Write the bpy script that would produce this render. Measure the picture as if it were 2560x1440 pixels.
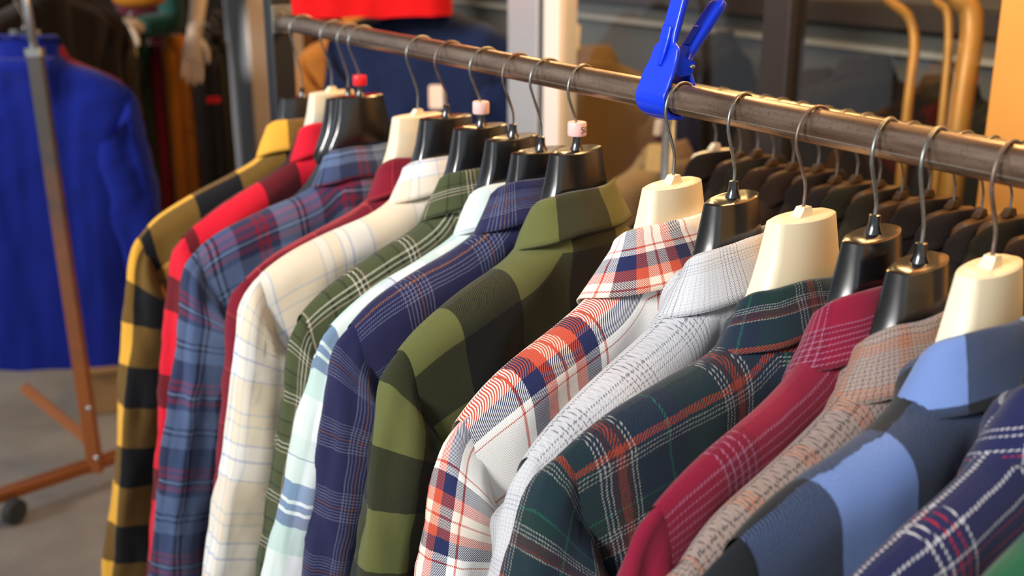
import bpy, math, random
import numpy as np
from mathutils import Vector, noise, Matrix, Quaternion

for o in list(bpy.data.objects): bpy.data.objects.remove(o)
SC = bpy.context.scene
COL = SC.collection
PI = math.pi

# ------------------------------------------------------------------ camera
# world: +y runs along the front rail (away from the camera), +x runs across it towards the shop
FPX, HC = 2860.0, 1.55
PITCH = math.atan(908 / FPX)
AZ = math.atan2(1800, FPX / math.cos(PITCH))
FWD = Vector((math.sin(AZ) * math.cos(PITCH), math.cos(AZ) * math.cos(PITCH), -math.sin(PITCH)))
RGT = Vector((math.cos(AZ), -math.sin(AZ), 0))
UPV = RGT.cross(FWD)
CAMP = Vector((0, 0, HC))
cam = bpy.data.cameras.new('camera'); camo = bpy.data.objects.new('camera', cam); COL.objects.link(camo)
cam.sensor_width = 36; cam.lens = 36 * FPX / 2560; cam.clip_start = .02
camo.location = CAMP; camo.rotation_euler = (PI / 2 - PITCH, 0, -AZ)
cam.dof.use_dof = True; cam.dof.focus_distance = 1.14; cam.dof.aperture_fstop = 4.2
SC.camera = camo

# ------------------------------------------------------------------ light and exposure
SC.view_settings.view_transform = 'Standard'; SC.view_settings.look = 'None'
SC.view_settings.gamma = 1; SC.view_settings.use_curve_mapping = False
SC.view_settings.exposure = 0.26
wd = bpy.data.worlds.new('overcast_sky'); SC.world = wd; wd.use_nodes = True
wbg = wd.node_tree.nodes['Background']
wbg.inputs[0].default_value = (0.80, 0.90, 1.0, 1); wbg.inputs[1].default_value = 0.55
sd = bpy.data.lights.new('sun', 'SUN'); sd.energy = 4.8; sd.angle = math.radians(17); sd.color = (1, .97, .93)
so = bpy.data.objects.new('sun', sd); COL.objects.link(so)
so.rotation_euler = Vector((1.0, 0.14, -0.36)).to_track_quat('-Z', 'Y').to_euler()

def at(px, py, depth):
    return CAMP + (FWD + RGT * ((px - 1280) / FPX) + UPV * ((720 - py) / FPX)) * depth
def at_x(px, py, x0):
    d = FWD + RGT * ((px - 1280) / FPX) + UPV * ((720 - py) / FPX); return CAMP + d * (x0 / d.x)
def at_z(px, py, z0):
    d = FWD + RGT * ((px - 1280) / FPX) + UPV * ((720 - py) / FPX); return CAMP + d * ((z0 - HC) / d.z)

# ------------------------------------------------------------------ materials
def lin(h):
    if not isinstance(h, str): return (*h, 1)
    h = h.lstrip('#'); c = [int(h[i:i + 2], 16) / 255 for i in (0, 2, 4)]
    return tuple(x / 12.92 if x <= .04045 else ((x + .055) / 1.055) ** 2.4 for x in c) + (1,)
class NT:
    def __init__(s, name):
        s.m = bpy.data.materials.new(name); s.m.use_nodes = True; s.t = s.m.node_tree
        s.b = s.t.nodes['Principled BSDF']
    def n(s, ty, ins=None, **kw):
        x = s.t.nodes.new(ty)
        for k, v in kw.items(): setattr(x, k, v)
        for k, v in (ins or {}).items():
            if isinstance(v, bpy.types.NodeSocket): s.t.links.new(v, x.inputs[k])
            else: x.inputs[k].default_value = v
        return x
    def math(s, op, a, b=0.0):
        return s.n('ShaderNodeMath', {0: a, 1: b}, operation=op).outputs[0]
    def mix(s, f, a, b, bt='MIX'):
        x = s.n('ShaderNodeMix', data_type='RGBA', blend_type=bt)
        for i, v in ((0, f), (6, a), (7, b)):
            if isinstance(v, bpy.types.NodeSocket): s.t.links.new(v, x.inputs[i])
            else: x.inputs[i].default_value = v
        return x.outputs[2]
    def set(s, **kw):
        for k, v in kw.items():
            k = k.replace('_', ' ')
            if isinstance(v, bpy.types.NodeSocket): s.t.links.new(v, s.b.inputs[k])
            else: s.b.inputs[k].default_value = v
        return s.m
    def bump(s, h, strength, dist):
        return s.n('ShaderNodeBump', {'Height': h, 'Strength': strength, 'Distance': dist}).outputs[0]

def plain(name, col, rough=.5, metal=0.0, var=.12, scale=60., bump=0.0, col2=None, coat=0.0, ior=1.5):
    N = NT(name); tc = N.n('ShaderNodeTexCoord').outputs['Object']
    nz = N.n('ShaderNodeTexNoise', {'Vector': tc, 'Scale': scale, 'Detail': 5.0}).outputs['Fac']
    c = lin(col); d = lin(col2) if col2 else tuple(x * (1 - 2 * var) for x in c[:3]) + (1,)
    r = N.n('ShaderNodeMapRange', {0: nz, 1: .3, 2: .7}).outputs[0]
    N.set(Base_Color=N.mix(r, c, d), Roughness=rough, Metallic=metal, IOR=ior)
    if coat: N.set(Coat_Weight=coat, Coat_Roughness=.15)
    if bump: N.set(Normal=N.bump(nz, bump, .002))
    return N.m

def cloth(name, col, var=.15, scale=400., sheen=.15, bump=.4, col2=None):
    N = NT(name); tc = N.n('ShaderNodeTexCoord').outputs['Object']
    nz = N.n('ShaderNodeTexNoise', {'Vector': tc, 'Scale': scale, 'Detail': 4.0}).outputs['Fac']
    c = lin(col); d = lin(col2) if col2 else tuple(x * (1 - 2 * var) for x in c[:3]) + (1,)
    N.set(Base_Color=N.mix(N.n('ShaderNodeMapRange', {0: nz, 1: .3, 2: .7}).outputs[0], c, d), Roughness=.95,
          Sheen_Weight=sheen, Normal=N.bump(nz, bump, .001), Specular_IOR_Level=.2)
    return N.m

def plaid(name, warp, weft=None, twill=2.2, fuzz=.18, wob=.7, sheen=.12, ratio=.5, ang=1.0, dark=0.0):
    """woven check: warp threads striped over u, weft over v, a twill decides which thread lies on top"""
    weft = weft or warp
    N = NT(name)
    uv = N.n('ShaderNodeUVMap').outputs[0]
    w1 = N.n('ShaderNodeTexNoise', {'Vector': uv, 'Scale': 26.0, 'Detail': 2.0}).outputs['Color']
    w2 = N.n('ShaderNodeTexNoise', {'Vector': uv, 'Scale': 420.0, 'Detail': 2.0}).outputs['Color']
    def off(src, amp):
        a = N.n('ShaderNodeVectorMath', {0: src, 1: (.5, .5, .5)}, operation='SUBTRACT').outputs[0]
        return N.n('ShaderNodeVectorMath', {0: a, 'Scale': amp}, operation='SCALE').outputs[0]
    v = N.n('ShaderNodeVectorMath', {0: uv, 1: off(w1, .0028 * wob)}, operation='ADD').outputs[0]
    v = N.n('ShaderNodeVectorMath', {0: v, 1: off(w2, .0008 * wob)}, operation='ADD').outputs[0]
    sx = N.n('ShaderNodeSeparateXYZ', {0: v})
    def ramp(co, st):
        tot = sum(w for w, _ in st) / 1000
        f = N.math('FRACT', N.math('ADD', N.math('DIVIDE', co, tot), 50.0))
        r = N.n('ShaderNodeValToRGB', {0: f}); cr = r.color_ramp; cr.interpolation = 'CONSTANT'
        p = 0
        for i, (w, c) in enumerate(st):
            e = cr.elements[0] if i == 0 else (cr.elements[1] if i == 1 else cr.elements.new(min(p, .9999)))
            e.position = min(p, .9999); e.color = lin(c); p += w / 1000 / tot
        if len(st) == 1: cr.elements[1].color = lin(st[0][1])
        return r.outputs[0]
    A = ramp(sx.outputs[0], warp); B = ramp(sx.outputs[1], weft)
    tw = N.math('FRACT', N.math('ADD', N.math('MULTIPLY', N.math('ADD', sx.outputs[0], N.math('MULTIPLY', sx.outputs[1], ang)), 1000 / twill), 200.0))
    m = N.math('GREATER_THAN', tw, ratio)
    col = N.mix(m, A, B)
    if dark: col = N.mix(dark, col, N.mix(1.0, A, B, 'DARKEN'))
    fz = N.n('ShaderNodeTexNoise', {'Vector': uv, 'Scale': 900.0, 'Detail': 3.0, 'Roughness': .7}).outputs['Fac']
    g = N.n('ShaderNodeMapRange', {0: fz, 1: .25, 2: .75, 3: 1 - fuzz, 4: 1 + fuzz}).outputs[0]
    col = N.n('ShaderNodeVectorMath', {0: col, 'Scale': g}, operation='SCALE').outputs[0]
    h = N.math('ADD', N.math('MULTIPLY', N.math('PINGPONG', tw, .5), .8), fz)
    N.set(Base_Color=col, Roughness=.95, Specular_IOR_Level=.15, Sheen_Weight=sheen, Sheen_Roughness=.6, Normal=N.bump(h, .45, .0006))
    return N.m

# ------------------------------------------------------------------ mesh helpers
def mk(name, V, F, mat, parent=None, smooth=True, uv=None, loc=None):
    me = bpy.data.meshes.new(name)
    me.from_pydata([tuple(v) for v in V], [], F)
    if uv is not None:
        L = me.uv_layers.new(name='UVMap')
        vi = np.empty(len(me.loops), dtype=np.int32); me.loops.foreach_get('vertex_index', vi)
        L.data.foreach_set('uv', np.asarray(uv, dtype=np.float32)[vi].ravel())
    if smooth: me.polygons.foreach_set('use_smooth', [True] * len(me.polygons))
    me.materials.append(mat); me.update()
    o = bpy.data.objects.new(name, me); COL.objects.link(o)
    if parent: o.parent = parent
    if loc: o.location = loc
    return o
def tag(o, label=None, cat=None, group=None, kind=None):
    for k, v in (('label', label), ('category', cat), ('group', group), ('kind', kind)):
        if v: o[k] = v
    return o
def empty(name, loc, rz=0, label=None, cat=None, group=None):
    o = bpy.data.objects.new(name, None); COL.objects.link(o); o.empty_display_size = .05
    o.location = loc; o.rotation_euler = (0, 0, rz); return tag(o, label, cat, group)
class MB:
    def __init__(s): s.V = []; s.F = []
    def add(s, V, F):
        k = len(s.V); s.V += [tuple(v) for v in V]; s.F += [tuple(i + k for i in f) for f in F]; return s
    def box(s, a, b, bev=0.0, M=None):
        (x0, y0, z0), (x1, y1, z1) = a, b
        if bev:   # chamfered upright edges and top/bottom rims
            c = bev
            def ring(z, i): return [(x0+c+i,y0+i,z),(x1-c-i,y0+i,z),(x1-i,y0+c+i,z),(x1-i,y1-c-i,z),(x1-c-i,y1-i,z),(x0+c+i,y1-i,z),(x0+i,y1-c-i,z),(x0+i,y0+c+i,z)]
            rs = [ring(z0, c*.6), ring(z0+c, 0), ring(z1-c, 0), ring(z1, c*.6)]
            if M is not None: rs = [[M @ Vector(p) for p in r] for r in rs]
            return s.loft(rs)
        V = [(x0,y0,z0),(x1,y0,z0),(x1,y1,z0),(x0,y1,z0),(x0,y0,z1),(x1,y0,z1),(x1,y1,z1),(x0,y1,z1)]
        if M is not None: V = [M @ Vector(p) for p in V]
        return s.add(V, [(0,3,2,1),(4,5,6,7),(0,1,5,4),(1,2,6,5),(2,3,7,6),(3,0,4,7)])
    def loft(s, rings, cap=True, closed=True):
        n = len(rings[0]); V = [p for r in rings for p in r]; F = []
        for i in range(len(rings) - 1):
            for j in range(n if closed else n - 1):
                a, b = i * n + j, i * n + (j + 1) % n
                F.append((a, b, b + n, a + n))
        if cap and closed:
            F.append(tuple(reversed(range(n)))); F.append(tuple(range((len(rings) - 1) * n, len(rings) * n)))
        return s.add(V, F)
    def tube(s, pts, r, n=10, cap=True):
        pts = [Vector(p) for p in pts]; R = r if hasattr(r, '__len__') else [r] * len(pts)
        t0 = (pts[1] - pts[0]).normalized()
        nx = t0.orthogonal().normalized(); rings = []; prev = t0
        for i, p in enumerate(pts):
            t = (pts[min(i + 1, len(pts) - 1)] - pts[max(i - 1, 0)]).normalized()
            nx = prev.rotation_difference(t) @ nx; nx = (nx - t * nx.dot(t)).normalized(); prev = t
            by = t.cross(nx)
            rings.append([p + (nx * math.cos(2*PI*k/n) + by * math.sin(2*PI*k/n)) * R[i] for k in range(n)])
        return s.loft(rings, cap)
    def lathe(s, prof, n=24, c=(0, 0, 0), M=None):
        rings = [[Vector((c[0] + r * math.cos(2*PI*k/n), c[1] + r * math.sin(2*PI*k/n), c[2] + z)) for k in range(n)] for r, z in prof]
        if M is not None: rings = [[M @ p for p in r] for r in rings]
        return s.loft(rings)
    def build(s, name, mat, parent=None, smooth=False, loc=None): return mk(name, s.V, s.F, mat, parent, smooth, None, loc)
def edge_split(o, ang=35):
    m = o.modifiers.new('edges', 'EDGE_SPLIT'); m.split_angle = math.radians(ang); return o
def bez(P, n=24):
    """catmull-rom through P"""
    P = [Vector(p) for p in P]; Q = [P[0] * 2 - P[1]] + P + [P[-1] * 2 - P[-2]]; out = []
    k = max(2, n // (len(P) - 1))
    for i in range(1, len(Q) - 2):
        a, b, c, d = Q[i-1], Q[i], Q[i+1], Q[i+2]
        for j in range(k):
            t = j / k
            out.append(.5 * ((2*b) + (c - a) * t + (2*a - 5*b + 4*c - d) * t*t + (3*b - a - 3*c + d) * t**3))
    return out + [P[-1]]
def sm(x): x = np.clip(x, 0, 1); return x * x * (3 - 2 * x)
def nz3(x, y, z): return noise.noise(Vector((x, y, z)))

# ------------------------------------------------------------------ palette
M = {}
M['black_plastic'] = plain('black_plastic', '#131316', .24, var=.05, scale=20, ior=1.85)
M['cream_plastic'] = plain('cream_plastic', '#efe3c4', .38, var=.02, scale=15)
M['brown_plastic'] = plain('brown_plastic', '#4a3219', .45, var=.08, scale=20)
M['hook_steel'] = plain('hook_steel', '#9a9c99', .38, .85, .2, 120)
M['hook_rusty'] = plain('hook_rusty', '#8a827a', .5, .75, .2, 45, col2='#6b4a3a')
M['blue_plastic'] = plain('blue_plastic', '#0636da', .33, var=.03, scale=12)
M['red_plastic'] = plain('red_plastic', '#e8202a', .35, var=.02)
M['pink_plastic'] = plain('pink_plastic', '#eec3bd', .5, var=.02)
M['ink'] = plain('ink', '#3a3540', .8)
M['tag_card'] = plain('tag_card', '#e6cdbd', .8, var=.03)
M['tan_card'] = plain('tan_card', '#e0b878', .8, var=.05)
def rail_mat():
    N = NT('worn_steel_tube'); tc = N.n('ShaderNodeTexCoord').outputs['Object']
    mp = N.n('ShaderNodeMapping', {0: tc, 3: (90., 9., 90.)}).outputs[0]
    a = N.n('ShaderNodeTexNoise', {'Vector': mp, 'Scale': 1.0, 'Detail': 6.0}).outputs['Fac']
    b = N.n('ShaderNodeTexNoise', {'Vector': tc, 'Scale': 350.0, 'Detail': 5.0}).outputs['Fac']
    r = N.n('ShaderNodeMapRange', {0: a, 1: .3, 2: .7}).outputs[0]
    c = N.mix(r, lin('#a58c79'), lin('#735b4a'))
    c = N.mix(N.n('ShaderNodeMapRange', {0: b, 1: .56, 2: .8}).outputs[0], c, lin('#4e3d31'))
    N.set(Base_Color=c, Metallic=.8, Roughness=N.n('ShaderNodeMapRange', {0: b, 3: .24, 4: .40}).outputs[0], Normal=N.bump(b, .15, .0006))
    return N.m
M['rail'] = rail_mat()

# ------------------------------------------------------------------ the setting
def floor_mat():
    N = NT('pavement_concrete'); tc = N.n('ShaderNodeTexCoord').outputs['Object']
    a = N.n('ShaderNodeTexNoise', {'Vector': tc, 'Scale': 3.0, 'Detail': 6.0}).outputs['Fac']
    b = N.n('ShaderNodeTexNoise', {'Vector': tc, 'Scale': 160.0, 'Detail': 4.0}).outputs['Fac']
    c = N.mix(N.n('ShaderNodeMapRange', {0: a, 1: .35, 2: .65}).outputs[0], lin('#a39a8f'), lin('#8b8177'))
    c = N.mix(N.n('ShaderNodeMapRange', {0: b, 1: .5, 2: .8}).outputs[0], c, lin('#6f675f'))
    N.set(Base_Color=c, Roughness=.85, Normal=N.bump(b, .4, .004)); return N.m
XF = 1.62          # shop front plane
tag(MB().box((-4, -3, -.1), (XF + .1, 9, 0)).build('floor', floor_mat()), kind='structure')
M['shop_floor'] = plain('shop_floor', '#5b4c3e', .5, var=.1, scale=8)
tag(MB().box((XF + .1, -1.5, -.1), (5.0, 9, 0)).build('floor_shop', M['shop_floor']), kind='structure')
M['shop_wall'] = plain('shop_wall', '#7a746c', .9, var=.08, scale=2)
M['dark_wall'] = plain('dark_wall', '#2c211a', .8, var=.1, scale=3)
tag(MB().box((4.9, -1.5, 0), (5.0, 9, 2.7)).build('wall_back', M['shop_wall']), kind='structure')
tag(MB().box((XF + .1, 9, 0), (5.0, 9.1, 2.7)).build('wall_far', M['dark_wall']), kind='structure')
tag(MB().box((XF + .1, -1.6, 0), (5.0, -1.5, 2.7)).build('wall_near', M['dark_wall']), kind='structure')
tag(MB().box((XF + .1, -1.5, 2.6), (5.0, 9, 2.7)).build('ceiling', M['shop_wall']), kind='structure')

# ------------------------------------------------------------------ garments
def grid_faces(nr, nc, base=0, flip=False):
    F = []
    for i in range(nr - 1):
        for j in range(nc - 1):
            a = base + i * nc + j
            F.append((a, a + nc, a + nc + 1, a + 1) if flip else (a, a + 1, a + nc + 1, a + nc))
    return F

class Cut:
    """outline of one garment: shoulder ridge, neck, armhole (local x = width, -y = back, z = 0 at hanger top)"""
    def __init__(s, W=.26, dz=.19, co=.05, t=.03, xn=.063, yb=.026, L=.74, sl=.6, flare=.2, seed=0, fall=.045, spread=.02, fold=1.0, sw=.15, stand=.036, round_=.20, steep=.20, bo=None, so_=None, co_=None, bend=0.0):
        s.__dict__.update(locals()); s.zn = -(co + stand)
        s.bo = bo or (seed * .037, seed * .021); s.so_ = so_ or (seed * .05, .11 + seed * .043); s.co_ = co_ or (seed * .06, seed * .03)
    def bent(s, V): return [(x, y + s.bend * min(abs(x), .27) ** 2, z) for x, y, z in V]
    def ridge(s, xa):
        t = np.clip((np.abs(xa) - s.xn) / (s.W - s.xn), 0, 1.3)
        D = s.dz + s.zn
        return s.zn - D * (s.steep * (1 - np.exp(-t / .10)) + (1 - s.round_ - s.steep) * t + s.round_ * t ** 5)

def body_part(C, mat, parent, nc=57, nr=40):
    c = np.linspace(-1, 1, nc); c = np.sign(c) * np.abs(c) ** .9
    d = C.L * np.linspace(0, 1, nr) ** 1.9
    V = []; UVs = []; F = []
    for sgn in (-1, 1):
        base = len(V)
        for di in d:
            xt = c * C.W
            fac = 1 - .13 * sm(di / .22)
            ac = np.abs(c)
            yo = C.yb * np.sqrt(np.maximum(0, 1 - (xt / C.xn) ** 2)) * math.exp(-di / .07)
            q = 1 - min(di / .036, 1); th = C.t * math.sqrt(max(0, 1 - q * q))
            edge = (1 - .45 * ac ** 6) * (1 - sm((di - .12) / .12)) + sm((di - .12) / .12) * np.sqrt(np.maximum(0, 1 - ac ** 5))
            y = yo + th * edge * (1 + .15 * min(di / .3, 1))
            zr = C.ridge(xt); z = zr - di / C.L * (zr - C.zn + C.L + .07)
            for k in range(nc):
                f = .0055 * C.fold * min(di / .05, 1) * (nz3(xt[k] * 9 + C.seed, di * 3.2, sgn * 3 + C.seed) + .6 * nz3(xt[k] * 22, di * 5 + C.seed, 7.7))
                f += .003 * C.fold * min(di / .03, 1) * nz3(xt[k] * 16 + di * 20, di * 14, C.seed + sgn)
                V.append((xt[k] * fac, sgn * max(0, y[k] + f * (1 - ac[k] ** 8)) if di > 0 else sgn * y[k], z[k] + .003 * C.fold * nz3(xt[k] * 14, C.seed, 1.3)))
                UVs.append((xt[k] + C.bo[0], -sgn * di + C.bo[1]))
        F += grid_faces(nr, nc, base, sgn < 0)
    o = mk('body', C.bent(V), F, mat, parent, True, UVs)
    return o

def sleeve_part(C, sg, mat, parent, nl=44, na=33):
    W = C.W; x0 = W - .018
    P = np.array([x0, float(C.ridge(x0)) - .002]); e = .004
    sl0 = math.atan2(float(C.ridge(x0) - C.ridge(x0 - e)), e); a1 = math.atan2(-1, C.flare)
    ls = C.sl * np.linspace(0, 1, nl) ** 1.35
    O = [P.copy()]
    for i in range(1, nl):
        n = 6; h = (ls[i] - ls[i-1]) / n
        for j in range(n):
            l = ls[i-1] + h * (j + .5); a = sl0 + (a1 - sl0) * float(sm(l / .085))
            P = P + np.array([math.cos(a), math.sin(a)]) * h
        O.append(P.copy())
    inw = np.array([-1, -C.flare]) / math.hypot(1, C.flare)
    arm = np.array([W * .87 - .012, float(C.ridge(W)) - .17])
    V = []; UVs = []
    for i, l in enumerate(ls):
        k = float(sm(l / .24)); wdt = C.sw * (1 - .3 * l / C.sl)
        I = (arm + np.array([0, -.25 * l])) * (1 - k) + (O[i] + inw * wdt) * k
        b = C.t * (.44 + .74 * float(sm(l / .09)) - .25 * float(sm((l - .2) / .4)))
        ctr = (O[i] + I) / 2; hf = (O[i] - I) / 2
        ring = []
        for j in range(na):
            ph = -PI + 2 * PI * j / (na - 1)
            cc, ss = math.cos(ph), math.sin(ph)
            cx = math.copysign(abs(cc) ** .8, cc); sy = math.copysign(abs(ss) ** .9, ss)
            p = ctr + hf * cx
            g = min(l / .05, 1) * C.fold
            f = .010 * nz3(ph * 1.5 + C.seed, l * 3.2 + C.seed * 2, sg) + .006 * nz3(ph * 3 + 5, l * 9 + cc, C.seed) + .004 * nz3(ph * 2.2, l * 26 + ph * 2, C.seed + 4)
            yy = (b + g * f) * sy
            p = p + (hf / (np.hypot(*hf) + 1e-6)) * g * f * .7 * cx
            ring.append((sg * p[0], yy, p[1]))
        R = np.array(ring); seg = np.concatenate([[0], np.cumsum(np.linalg.norm(np.diff(R, axis=0), axis=1))]); mid = seg[na // 2]
        V += ring; UVs += [(s - mid + C.so_[0], l + C.so_[1]) for s in seg]
    o = mk('sleeve', C.bent(V), grid_faces(nl, na, 0, sg < 0), mat, parent, True, UVs)
    return o

def collar_part(C, mat, parent, na=49):
    th = np.linspace(-.84 * PI, .84 * PI, na)
    f, s, h = C.fall, C.spread, C.stand
    V = []; UVs = []; prof_len = [0]
    for i, t in enumerate(th):
        fr = (1 - math.cos(t)) / 2
        ff = f + .028 * fr ** 3
        prof = [(.000, -.004), (.0015, h * .5), (.001, h - .006), (.0035, h - .0005), (.007, h - .002), (.010, h - .010), (.006 + s * .5, h - ff * .5), (.006 + s * .85, h - ff * .85), (.006 + s, h - ff), (.0045 + s, h - ff - .0005), (.0045 + s * .5, h - ff * .5), (.007, h - .012)]
        if i == 0: prof_len = np.concatenate([[0], np.cumsum([math.dist(a, b) for a, b in zip(prof, prof[1:])])])
        nx, ny = math.sin(t) / C.xn, -math.cos(t) / C.yb; nn = math.hypot(nx, ny); nx /= nn; ny /= nn
        bx, by = C.xn * math.sin(t), -C.yb * math.cos(t)
        bz = C.zn - .055 * fr ** 2.2 + .002 * C.fold * nz3(t * 1.5, C.seed, 2)
        side = abs(math.sin(t)) ** 3
        for r, z in prof:
            zz = z - side * .005 * (r > .004) * (r / (s + .006))
            rr = r * (1 + .12 * side) + .003 * C.fold * nz3(t * 2, z * 30, C.seed) * (r > .004)
            V.append((bx + nx * rr, by + ny * rr, bz + zz))
            UVs.append((t * (C.xn + .02) * .8 + C.co_[0], prof_len[len(UVs) % len(prof)] + C.co_[1]))
    n = 12
    F = grid_faces(na, n, 0, True)
    F += [tuple(range(n)), tuple(reversed(range((na-1)*n, na*n)))]
    o = mk('collar', C.bent(V), F, mat, parent, True, UVs)
    return o

def garment(name, C, loc, yaw, mat, label, cat, group, collar=True, collar_mat=None, hi=True):
    t = empty(name, loc, yaw, label, cat, group)
    a = dict() if hi else dict(nc=31, nr=22)
    body_part(C, mat, t, **a)
    for sg in (-1, 1): sleeve_part(C, sg, mat, t, **(dict() if hi else dict(nl=24, na=19)))
    if collar: collar_part(C, collar_mat or mat, t, **(dict() if hi else dict(na=29)))
    return t

# ------------------------------------------------------------------ hangers
def plan(a, b, e, n=32):
    """boat-shaped section: half length a, half depth b, flat end half depth e"""
    P = []
    for k in range(n):
        u = -1 + 2 * (k + .5) / n; P.append((a * u, -(e + (b - e) * (1 - abs(u) ** 2.1))))
    P = [(-a, -e * .75)] + P + [(a, -e * .75)]
    return P + [(-x, -y) for x, y in P]
def hanger(loc, yaw, drop, body, hook, label, C, rail_r=.016, ring=None, group='clothes hangers on the front rail', brown_tint=False, hi=True):
    t = empty('suit_hanger', loc, yaw, label, 'hanger', group)
    bm = M[body]; mb = MB()
    n = 24 if hi else 10
    e0 = -.010 if hi else -.006
    secs = [(0.0, .0396, .0165, .0066), (-.0014, .0412, .0182, .0080), (-.012, .0428, .0194, .0090), (-.035, .0466, .0212, .0108), (-.055, .0525, .0222, .0116), (-.075, .062, .0215, .011), (-.092, .070, .018, .009), (-.105, .068, .012, .006)]
    if hi: mb.loft([[(x, y, z) for x, y in plan(a, b, e, n)] for z, a, b, e in secs])
    else:
        mb.loft([[(x, w * math.cos(a), min(-.001 - 2.2 * x * x, float(C.ridge(x)) - .008 if abs(x) > .045 else 0) - .018 + .018 * math.sin(a)) for a in np.linspace(0, 2 * PI, 12, endpoint=False)] for x, w in zip(np.linspace(-.16, .16, 17), [.006] + [.016] * 15 + [.006])])
    for sg in (-1, 1) if hi else ():   # shoulder arms, rounded ends
        rings = []
        for x in np.linspace(.045, .205, 12):
            zt = min(float(C.ridge(x)) - .012, -.09); w = .012 + .006 * (x / .2); hh = .017
            if x > .195: w *= .6; hh *= .6
            rings.append([(sg * x, w * math.cos(a), zt - hh + hh * math.sin(a)) for a in np.linspace(0, 2 * PI, 12, endpoint=False)])
        mb.loft(rings)
    mb.V = C.bent(mb.V)
    o = mb.build('hanger_body', bm, t, True); edge_split(o, 38)
    # neck socket under the hook
    sk = MB()
    if body == 'black_plastic':
        sk.lathe([(.0085, -.001), (.0062, .004), (.0050, .009), (.0048, .016), (.0036, .0165)], 14)
    else:
        sk.loft([[(-.013, -.006, -.001), (.008, -.006, -.001), (.008, .006, -.001), (-.013, .006, -.001)], [(-.006, -.005, .006), (.0065, -.005, .006), (.0065, .005, .006), (-.006, .005, .006)], [(-.005, -.0045, .0085), (.0055, -.0045, .0085), (.0055, .0045, .0085), (-.005, .0045, .0085)]])
    s = sk.build('socket', bm, t, True); edge_split(s, 40)
    rw = .0017; r = .0265; cx = .009; cz = drop + rail_r + rw - r
    pts = [(0, 0, -.002), (0, 0, .012), (.0006, 0, max(.02, drop * .28)), (-.002, 0, max(.03, drop * .42))]
    for a in np.radians(np.linspace(205, 20, 15)):
        pts.append((cx + r * math.cos(a) * 1.02, 0, cz + r * math.sin(a)))
    hk = MB().tube(bez(pts, 70), rw, 9).build('hook', M[hook], t, True)
    if ring:
        rg = MB().lathe([(.0035, .0165), (.0105, .0165), (.0112, .018), (.0112, .031), (.0105, .0325), (.0035, .0325)], 20)
        ro = rg.build('size_ring', M[ring[0]], t, True); edge_split(ro, 40); tag(ro, ring[1])
        if len(ring) > 2:
            cu = bpy.data.curves.new('print', 'FONT'); cu.body = ring[2]; cu.size = .011; cu.align_x = 'CENTER'
            to = bpy.data.objects.new('size_print', cu); COL.objects.link(to)
            me = bpy.data.meshes.new_from_object(to); bpy.data.objects.remove(to)
            for v in me.vertices:      # wrap the print around the ring, on the side facing the camera
                a = -PI / 2 + ring[3] + v.co.x / .0114; z = .0205 + v.co.y
                v.co = (.0114 * math.cos(a), .0114 * math.sin(a), z)
            me.materials.clear(); me.materials.append(M['ink'])
            p = bpy.data.objects.new('size_print', me); COL.objects.link(p); p.parent = ro
    return t

# ------------------------------------------------------------------ fabrics
Fb = {}
Fb['yellow'] = plaid('yellow_black_buffalo', [(78, '#f0b23e'), (78, '#141418')], twill=1.6, dark=.62)
Fb['red'] = plaid('red_black_buffalo', [(110, '#e01830'), (60, '#191317')], twill=1.6, dark=.62)
Fb['blue'] = plaid('blue_wine_plaid', [(34, '#66799c'), (4, '#20253a'), (5, '#66799c'), (4, '#20253a'), (26, '#536690'), (30, '#2c3453'), (7, '#7e1a34'), (4, '#30344f'), (7, '#7e1a34'), (14, '#2c3453')],
                   [(30, '#66799c'), (4, '#1d2236'), (6, '#7388ac'), (4, '#1d2236'), (20, '#66799c'), (34, '#2c3453'), (6, '#861a34'), (4, '#2c3453'), (8, '#861a34'), (5, '#252b46'), (3, '#8ea0be'), (5, '#252b46'), (8, '#861a34'), (10, '#2c3453')], twill=1.4)
Fb['wine'] = plaid('dark_red_fine_check', [(42, '#85142b'), (2, '#c04040'), (6, '#6a0f22'), (30, '#7a1228')], twill=1.5)
Fb['beige'] = plaid('cream_beige_check', [(60, '#efdcc0'), (3, '#cfcac6'), (10, '#efe6d8'), (3, '#cfcac6'), (12, '#efdcc0'), (3, '#b9c4d2'), (9, '#f3efe8'), (3, '#aebfdc'), (26, '#f3f0ea'), (3, '#aebfdc')],
                    [(44, '#efdcc0'), (4, '#b8c2c6'), (14, '#efdcc0'), (4, '#c3c6c4'), (24, '#f1e3cb'), (3, '#a6b6d4'), (20, '#f6f3ee'), (4, '#98aed6'), (26, '#f6f3ee'), (3, '#a6b6d4')], twill=1.3, fuzz=.07)
Fb['olive'] = plaid('olive_white_line_tartan', [(17, '#4b5234'), (3, '#191b14'), (17, '#474e31'), (3, '#1f2119'), (8, '#4a5034'), (2, '#d8d2ba'), (4, '#33382a'), (2, '#d8d2ba'), (4, '#33382a'), (2, '#bda992'), (8, '#4a5034')], twill=2.0)
Fb['mint'] = plaid('mint_white_blue_check', [(55, '#dfeae4'), (3, '#e9eef2'), (14, '#cfd9ea'), (2, '#7f8cb0'), (40, '#f2f4f6'), (20, '#cfe0d8')],
                   [(52, '#f0f3f4'), (24, '#cfe0da'), (2, '#8088a6'), (30, '#d8e4e0'), (22, '#3f6ba2'), (5, '#e6eef4'), (8, '#3c64a0'), (5, '#eef2f6'), (16, '#30558f'), (36, '#bfdad4')], twill=1.5, fuzz=.09, dark=.5)
nb, gl, og = '#25254b', '#767990', '#8f5f38'
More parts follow.
